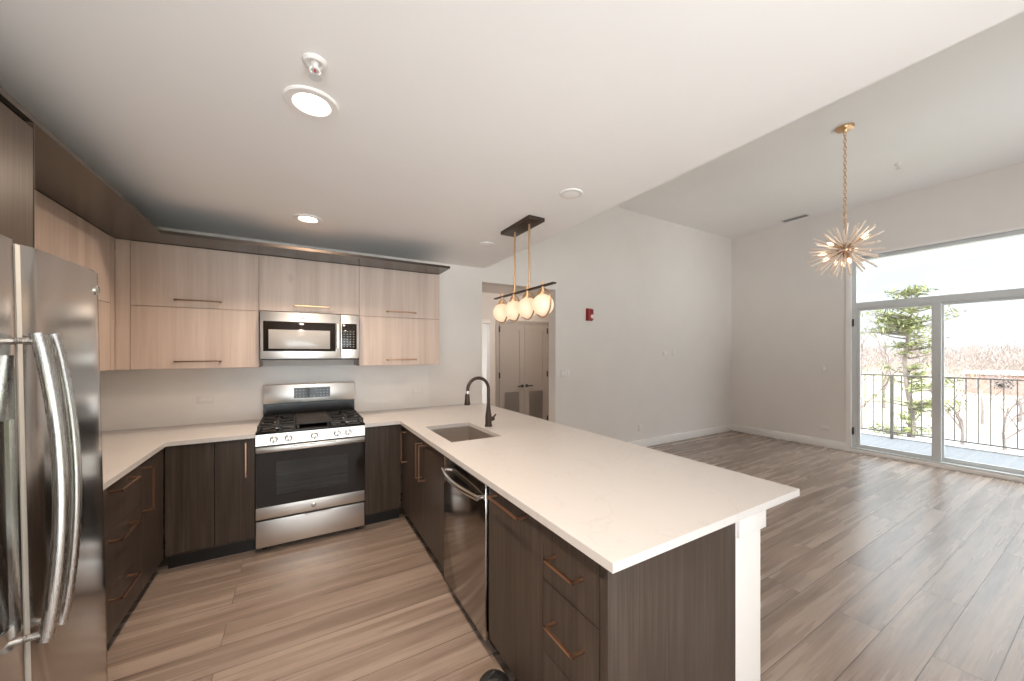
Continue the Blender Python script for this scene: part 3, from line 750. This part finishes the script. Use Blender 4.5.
disc('ceiling_speaker', 'white round cover on the kitchen ceiling right of the globe pendant', 'ceiling cover', 1.525, 1.86, .075)
disc('ceiling_speaker', 'white round cover on the kitchen ceiling left of the globe pendant', 'ceiling cover', 1.535, 3.128, .075)
# air vent on the living ceiling
t = thing('ceiling_vent', 'narrow dark air vent on the living room ceiling near the window wall', 'vent', (7.12, 2.89, ZL))
vx, vy = 7.115, 2.89
v = MB()
for a in ((vx - .07, vx + .07, vy - .19, vy - .17), (vx - .07, vx + .07, vy + .17, vy + .19), (vx - .07, vx - .055, vy - .17, vy + .17), (vx + .055, vx + .07, vy - .17, vy + .17)): v.box(*a, ZL - .008, ZL)
v.build('vent_frame', M['plastic'], t)
B(vx - .055, vx + .055, vy - .17, vy + .17, ZL - .002, ZL).build('vent_duct', M['gap'], t)
v = MB()
for k in range(5):
    x = vx - .045 + k * .0225; v.box(x, x + .004, vy - .17, vy + .17, ZL - .012, ZL - .002)
v.build('louver', simple('vent_grey', (.35, .33, .31), .5), t)

# ------------------------------------------------------------------ pendant over the peninsula
PX, PY, PZ = 1.555, 2.525, 2.015
t = thing('pendant_light', 'linear pendant with four lit opal globes over the peninsula', 'pendant light', (PX, PY, PZ - .22))
B(1.485, 1.63, 2.30, 2.745, ZK - .028, ZK, bev=.003).build('canopy', M['brown'], t)
for y in (2.405, 2.625):
    MB().cyl((PX, y, PZ), (PX, y, ZK - .026), .0085, seg=12).build('rod', M['brass'], t)
MB().box(PX - .018, PX + .018, 2.075, 2.975, PZ - .006, PZ + .006, bev=.004).build('crossbar', M['brown'], t)
for i, y in enumerate((2.845, 2.637, 2.428, 2.218)):
    zc = 1.876; r = .080
    so_ = MB().cyl((PX, y, zc + r - .004), (PX, y, PZ + .028), .013, seg=16).lathe([(.024, zc + r + .012), (.026, zc + r - .004), (.02, zc + r - .008)], (PX, y, 0), 'Z', 20).build('socket', M['brass'], t)
    MB().sphere((PX, y, zc), r).build('globe', M['globe'], so_)
    rr = .098
    MB().tube([(PX, y + rr * math.sin(2 * math.pi * k / 40), zc + .012 + rr * 1.08 * math.cos(2 * math.pi * k / 40)) for k in range(40)], .0042, 8, closed=True, sx=(1, 1.6)).build('ring', M['brass'], so_)

# ------------------------------------------------------------------ starburst chandelier
HX, HY_, HZ = 4.68, 1.478, 2.545
t = thing('starburst_chandelier', 'gold starburst chandelier hanging on a chain in the living room', 'chandelier', (HX, HY_, HZ))
MB().lathe([(.072, 0), (.072, -.012), (.064, -.026), (.025, -.032), (.012, -.05), (.001, -.05)], (HX, HY_, ZL), 'Z', 32).build('canopy', M['brass'], t)
ch = MB(); z = ZL - .045; k = 0
while z > HZ + .10:
    L_, W_ = .045, .020; pts = []
    for q in range(14):
        a = 2 * math.pi * q / 14; s, c = math.sin(a) * W_ / 2, math.cos(a) * L_ / 2
        pts.append((HX + (s if k % 2 else 0), HY_ + (0 if k % 2 else s), z - L_ / 2 + c))
    ch.tube(pts, .0042, 6, closed=True); z -= L_ * .80; k += 1
ch.build('chain', M['brass'], t)
MB().cyl((HX, HY_, HZ), (HX, HY_, z + .015), .008, seg=12).build('stem', M['brass'], t)
MB().sphere((HX, HY_, HZ), .07).build('hub', M['bronze'], t)
n = 84
for i in range(n):
    zz = 1 - 2 * (i + .5) / n; a = i * math.pi * (3 - 5 ** .5) + .3
    d = Vector((math.sqrt(1 - zz * zz) * math.cos(a), math.sqrt(1 - zz * zz) * math.sin(a), zz))
    if d.z > .93: continue
    ln = rnd.uniform(.25, .315); c = Vector((HX, HY_, HZ))
    MB().cyl(c + d * .06, c + d * ln, .0058, .0072, 8).build('rod', M['rod'], t)
for i in range(9):
    a = i * 2.4 + .4; zz = (-.62, .25, .55, -.3, -.75, .1, -.15, .6, -.5)[i]
    d = Vector((math.sqrt(1 - zz * zz) * math.cos(a), math.sqrt(1 - zz * zz) * math.sin(a), zz)); c = Vector((HX, HY_, HZ))
    s = MB().cyl(c + d * .06, c + d * .15, .011, seg=10).build('socket', M['brass'], t)
    MB().tube([c + d * q for q in (.15, .165, .185, .205, .222)], [.008, .013, .015, .010, .003], 10).build('bulb', M['bulb'], s)

# ------------------------------------------------------------------ plates on the walls
def plate_back(name, label, cat, x, z, w, h, y=YB, slots='outlet', gang=1, horiz=False, parent=None):
    t = thing(name, label, cat, (x, y, z))
    B(x - w / 2, x + w / 2, y - .006, y, z - h / 2, z + h / 2, bev=.002).build('cover_plate', M['plastic'], t)
    if slots == 'outlet':
        for g_ in range(gang):
            xc = x + (g_ - (gang - 1) / 2) * .046
            for s in (-1, 1):
                cx, cz = (xc + s * .02, z) if horiz else (xc, z + s * .02)
                so2 = MB().lathe([(.0155, 0), (.0155, -.002), (.001, -.002)], (cx, y - .006, cz), 'Y', 20).build('socket', M['trim'], t)
                sl2 = MB()
                for q in (-1, 1):
                    if horiz: sl2.box(cx - .004, cx + .004, y - .0085, y - .0075, cz + q * .006 - .0015, cz + q * .006 + .0015)
                    else: sl2.box(cx + q * .006 - .0015, cx + q * .006 + .0015, y - .0085, y - .0075, cz - .004, cz + .004)
                sl2.build('slot', M['button'], so2)
    elif slots == 'switch':
        for g_ in range(gang):
            xc = x + (g_ - (gang - 1) / 2) * .046
            B(xc - .016, xc + .016, y - .011, y - .005, z - .032, z + .032, bev=.003).build('rocker', M['trim'], t)
    return t
plate_back('wall_outlet', 'white horizontal outlet on the backsplash left of the range', 'outlet', -.694, 1.122, .116, .072, y=YB - .012, horiz=True)
plate_back('wall_outlet', 'white double outlet plate on the backsplash behind the sink', 'outlet', 1.141, 1.121, .116, .116, y=YB - .012, gang=2)
plate_back('wall_outlet', 'white outlet low on the back living wall above the baseboard', 'outlet', 4.735, .32, .075, .116)
plate_back('light_switch', 'white triple switch plate beside the hall opening', 'light switch', 3.216, 1.235, .165, .116, slots='switch', gang=3)
t = plate_back('thermostat', 'small white square control high in the middle of the back living wall', 'thermostat', 5.33, 1.52, .09, .09, slots=None)
MB().lathe([(.03, 0), (.03, -.012), (.024, -.016), (.001, -.016)], (5.33, YB - .006, 1.52), 'Y', 24).build('dial', M['trim'], t)
plate_back('blank_plate', 'blank white plate right of the small square wall control', 'wall plate', 5.57, 1.52, .075, .10, slots=None)
def plate_right(name, label, cat, y, z, w, h, kind):
    t = thing(name, label, cat, (XR, y, z))
    B(XR - .006, XR, y - w / 2, y + w / 2, z - h / 2, z + h / 2, bev=.002).build('cover_plate', M['plastic'], t)
    if kind == 'switch': B(XR - .011, XR - .005, y - .016, y + .016, z - .032, z + .032, bev=.003).build('rocker', M['trim'], t)
    else:
        for s in (-1, 1): MB().lathe([(.0155, 0), (.0155, -.002), (.001, -.002)], (XR - .006, y + s * .02, z), 'X', 20).build('socket', M['trim'], t)
plate_right('light_switch', 'white single switch plate on the wall left of the balcony door', 'light switch', 2.572, 1.262, .075, .116, 'switch')
plate_right('wall_outlet', 'white horizontal outlet low on the wall left of the balcony door', 'outlet', 2.572, .308, .116, .072, 'outlet')
# fire alarm
t = thing('fire_alarm', 'small red fire alarm with strobe on the back wall', 'fire alarm', (3.657, YB, 2.02))
ax, az = 3.655, 2.078
B(ax - .062, ax + .062, YB - .012, YB, az - .09, az + .09, bev=.004).build('back_plate', M['red'], t)
B(ax - .052, ax + .052, YB - .045, YB - .010, az - .078, az + .078, bev=.010).build('horn_body', M['red'], t)
gr2 = MB()
for k in range(5): gr2.box(ax - .006, ax + .040, YB - .047, YB - .043, az + .022 + k * .009, az + .026 + k * .009)
gr2.build('horn_slots', M['gap'], t)
MB().lathe([(.03, 0), (.028, -.014), (.016, -.024), (.001, -.026)], (ax + .022, YB - .044, az - .03), 'Y', 24).build('strobe_lens', M['lens'], t)

# ------------------------------------------------------------------ black bag at the foot of the peninsula
BX, BY = .728, 1.405
t = thing('black_bag', 'small black bag on the floor at the bottom edge by the peninsula', 'bag', (BX, BY, 0))
pr = [(.058, 0), (.068, .012), (.070, .05)] + [(.070 * math.cos(math.pi / 2 * k / 8) + .0005, .075 + .055 * math.sin(math.pi / 2 * k / 8)) for k in range(9)]
MB().lathe(pr, (BX, BY, 0), 'Z', 28).build('bag_body', simple('black_nylon', (.015, .014, .014), .5, var=.2, vscale=90), t)
MB().tube([(BX - .03 + .06 * k / 10, BY, .122 + .022 * math.sin(math.pi * k / 10)) for k in range(11)], .005, 8).build('bag_handle', M['black'], t)

# ------------------------------------------------------------------ outside
B(8.80, 9.02, -1.2, 4.6, -.25, .075).build('trim_5', simple('white_balcony_kerb', (.62, .61, .60), .8), kind='structure')
B(XR + WT, 8.80, -1.2, 4.6, -.12, .055).build('floor_balcony', M['deck'], kind='structure')
RXX = 8.75
t = thing('balcony_railing', 'dark metal balcony railing with thin upright bars outside the glass door', 'railing', (RXX, 1.7, .055))
B(RXX - .02, RXX + .02, -1.1, 4.5, 1.125, 1.15, bev=.003).build('top_rail', M['rail'], t)
B(RXX - .012, RXX + .012, -1.1, 4.5, .16, .18).build('bottom_rail', M['rail'], t)
k = 0; y = 2.141
for i in range(-19, 21):
    y = 2.141 + i * .1148
    if not -1.1 < y < 4.5: continue
    if i % 14 == 0: B(RXX - .02, RXX + .02, y - .02, y + .02, .055, 1.13).build('post', M['rail'], t)
    else: B(RXX - .006, RXX + .006, y - .006, y + .006, .17, 1.13).build('baluster', M['rail'], t)

GZ = -4.0
def ground_mat():
    m, t, b = newmat('winter_lawn'); n = t.nodes.new('ShaderNodeTexNoise'); n.inputs['Scale'].default_value = .12; n.inputs['Detail'].default_value = 6
    g = t.nodes.new('ShaderNodeNewGeometry'); t.links.new(g.outputs['Position'], n.inputs[0])
    r = t.nodes.new('ShaderNodeValToRGB'); e = r.color_ramp.elements
    e[0].position = .4; e[0].color = (.30, .31, .15, 1); e[1].position = .6; e[1].color = (.40, .35, .29, 1)
    t.links.new(n.outputs[0], r.inputs[0]); t.links.new(r.outputs[0], b.inputs['Base Color']); b.inputs['Roughness'].default_value = .9
    return m
B(XR + .2, 420, -260, 300, GZ - .2, GZ).build('ground', ground_mat(), kind='structure')
B(20, 40, -30, 40, GZ, GZ + .03).build('ground_parking', simple('pale_concrete', (.33, .32, .31), .9, var=.08, vscale=.8), kind='structure')

leafy = simple('conifer_needles', (.21, .225, .09), .7, var=.4, vscale=1.6)
bark = simple('grey_bark', (.20, .165, .15), .9, var=.2, vscale=5)
twig = simple('pinkish_grey_twigs', (.24, .19, .175), .9, var=.2, vscale=2)
def conifer(label, x, y, h, rad):
    t = thing('conifer_tree', label, 'tree', (x, y, GZ))
    r_ = random.Random(3)
    MB().tube([(x + .12 * math.sin(k * .9), y + .1 * math.cos(k * 1.3), GZ + h * k / 8) for k in range(9)], [.17 * (1 - k / 8.6) for k in range(9)], 8).build('trunk', bark, t)
    f = MB(); br = MB()
    tiers = [(-2.6, .1, 1.5, 34), (.1, 1.0, .9, 7), (1.3, 2.3, 1.1, 14), (2.3, 3.6, 1.55, 36), (3.6, 4.3, .7, 8)]     # lopsided tiers: z range, reach, branches
    for z0, z1, rr, cnt in tiers:
        for i in range(cnt):
            z = r_.uniform(z0, z1); a = r_.uniform(0, 6.283); ln = rr * r_.uniform(.45, 1.1) * rad
            tip = Vector((x + ln * math.cos(a), y + ln * math.sin(a), z + ln * r_.uniform(-.05, .3)))
            br.tube([(x, y, z - .1), ((x + tip.x) / 2, (y + tip.y) / 2, z + .03), tip], [.04, .025, .01], 5)
            for q in range(34):
                u = r_.uniform(.25, 1.05); c = Vector((x, y, z)).lerp(tip, u) + Vector((r_.gauss(0, .13), r_.gauss(0, .13), r_.gauss(.05, .08)))
                d = Vector((r_.gauss(0, 1), r_.gauss(0, 1), r_.gauss(.1, .5))).normalized(); sd = d.cross(Vector((r_.gauss(0, .4), r_.gauss(0, .4), 1))).normalized()
                L_ = r_.uniform(.09, .2); W_ = r_.uniform(.02, .05)
                f.bm.faces.new([f.bm.verts.new(c + d * L_ * e_ + sd * W_ * g_) for e_, g_ in ((-1, 0), (0, 1), (1, 0), (0, -1))])
    br.build('branches', bark, t); f.build('foliage', leafy, t, smooth=False)
conifer('tall green conifer beyond the balcony railing', 23.4, 5.2, 8.3, 1.0)

def bare_mesh(seed, h):
    r_ = random.Random(seed); tr = MB(); tw = MB()
    def grow(mb, p, d, ln, r, depth):
        q = p + d * ln
        mb.tube([p, p.lerp(q, .5) + Vector((r_.gauss(0, .03), r_.gauss(0, .03), 0)) * ln, q], [r, r * .85, r * .65], 5 if depth < 2 else 3)
        if depth == 5: return
        for _ in range(3 if depth < 4 else 3):
            nd = (d + Vector((r_.gauss(0, .5), r_.gauss(0, .5), r_.gauss(.12, .3)))).normalized()
            grow(tw, q if r_.random() < .6 else p.lerp(q, .7), nd, ln * r_.uniform(.62, .85), r * .6, depth + 1)
    grow(tr, Vector((0, 0, 0)), Vector((0, 0, 1)), h * .27, h * .016, 0)
    return tr, tw
protos = []
def bare(label, x, y, h, k):
    t = thing('bare_tree', label, 'tree', (x, y, GZ), 'bare winter trees beyond the parking lot')
    if len(protos) <= k:
        ORG[t.name] = Vector((0, 0, 0)); tr, tw = bare_mesh(11 + k, 8.0)
        a = tr.build('trunk', bark, t); b_ = tw.build('branches', twig, t); protos.append((a, b_))
    else:
        for o_ in protos[k]:
            c = o_.copy(); COL.objects.link(c); c.parent = t
    t.scale = (h / 8,) * 3; t.rotation_euler = (0, 0, rnd.uniform(0, 6))
    return t
# at(u, dist): a point seen in image column u
def at(u, dist):
    d = Vector((math.sin(R(30.2)), math.cos(R(30.2)), 0)) + Vector((math.cos(R(30.2)), -math.sin(R(30.2)), 0)) * (u - 512) / 366.3
    d.normalize(); return d.x * dist, d.y * dist
spots = [(860, 34, 9.4, 0, 'bare tree nearest the left door jamb beyond the railing'), (884, 52, 9.8, 1, 'bare tree seen left of the conifer trunk, far beyond the railing'),
         (962, 33, 6.2, 2, 'leftmost bare tree in the right door panel'), (982, 46, 6.6, 0, 'second bare tree from the left in the right door panel'),
         (1003, 31, 5.6, 1, 'bare tree in the middle of the right door panel beyond the bars'), (1020, 50, 6.8, 2, 'bare tree at the right picture edge beyond the railing'), (0, 0, 0, 0, '')]
for u, dd_, h, k, lab in spots[:-1]:
    x, y = at(u, dd_); bare(lab, x, y, h, k)
# far woods
wd = MB(); r_ = random.Random(5)
for i in range(520):
    u = r_.uniform(770, 1120); dd_ = r_.uniform(112, 175)
    x, y = at(u, dd_); h = r_.uniform(5.0, 7.6)
    for q in range(44):
        z = GZ + h * r_.uniform(.05, 1) ** .8; sp = 1.7 * math.sin(math.pi * min(1, .15 + (z - GZ) / h * .8))
        c = Vector((x + r_.gauss(0, sp), y + r_.gauss(0, sp), z)); d = Vector((r_.gauss(0, .6), r_.gauss(0, .6), 1)).normalized()
        sd = Vector((-math.sin(.9) * .3, 1, r_.gauss(0, .5))).normalized()
        L_ = r_.uniform(.4, 1.1); W_ = r_.uniform(.015, .06)
        wd.bm.faces.new([wd.bm.verts.new(c + d * L_ * e_ + sd * W_ * g_) for e_, g_ in ((-1, 0), (0, 1), (1, 0), (0, -1))])
wo_ = wd.build('woods', simple('far_bare_woods', (.27, .22, .21), .95, var=.2, vscale=.4), smooth=False)
wo_['kind'] = 'stuff'; wo_['label'] = 'pinkish grey bare woods along the horizon'
# low brick building at right
bx, by = at(1012, 85)
t = thing('brick_building', 'low reddish brick building behind the bare trees at right', 'building', (bx, by, GZ))
brick = simple('pale_red_brick', (.36, .22, .19), .9, var=.12, vscale=2)
B(bx - 4, bx + 6, by - 14, by + 3.5, GZ, GZ + 2.6).build('wall', brick, t)
B(bx - 4.3, bx + 6.3, by - 14.3, by + 3.8, GZ + 2.6, GZ + 2.9).build('roof', simple('pale_roof', (.5, .46, .44), .9), t)
for k in range(4): B(bx - 4.05, bx - 3.95, by - 12 + k * 3.8, by - 10.4 + k * 3.8, GZ + .8, GZ + 2.0).build('window', M['bglass'], t)
# parked car at left
cx_, cy_ = at(868, 26)
t = thing('parked_car', 'pale blue car parked beyond the railing at left', 'car', (cx_, cy_, GZ + .03))
cp_ = simple('pale_blue_car_paint', (.42, .50, .58), .3, coat=.5)
g0 = GZ + .03
bd = [(-2.1, .35), (-2.15, .7), (-1.9, .85), (-1.2, .92), (-.6, 1.38), (.9, 1.4), (1.6, .95), (2.1, .85), (2.15, .4), (1.9, .28), (-1.9, .28)]
MB().prism([(cy_ + a, g0 + b_) for a, b_ in bd], 'x', cx_ - .85, cx_ + .85).build('car_body', cp_, t)
MB().prism([(cy_ + a, g0 + b_) for a, b_ in ((-1.05, .95), (-.55, 1.32), (.85, 1.34), (1.4, .97))], 'x', cx_ - .86, cx_ + .86).build('side_windows', M['bglass'], t)
for a in (-1.35, 1.35):
    for s in (-.82, .62): MB().cyl((cx_ + s, cy_ + a, g0 + .32), (cx_ + s + .2, cy_ + a, g0 + .32), .32, seg=20).build('wheel', M['black'], t)

# portals guide light sampling through the openings (they emit nothing themselves)
def portal(name, loc, rot, sx, sy):
    l = bpy.data.lights.new(name, 'AREA'); l.shape = 'RECTANGLE'; l.size = sx; l.size_y = sy; l.cycles.is_portal = True
    o = bpy.data.objects.new(name, l); COL.objects.link(o); o.location = loc; o.rotation_euler = rot
for i, (x0, x1, z0, z1) in enumerate(((*FW[0], .12, 2.5), (*FW[1], .9, 2.6))):
    portal('window_portal', ((x0 + x1) / 2, YF - .2, (z0 + z1) / 2), (R(90), 0, 0), x1 - x0, z1 - z0)
portal('window_portal', (XR + .2, (WY0 + WY1) / 2, WZ / 2), (R(90), 0, R(90)), WY1 - WY0, WZ)
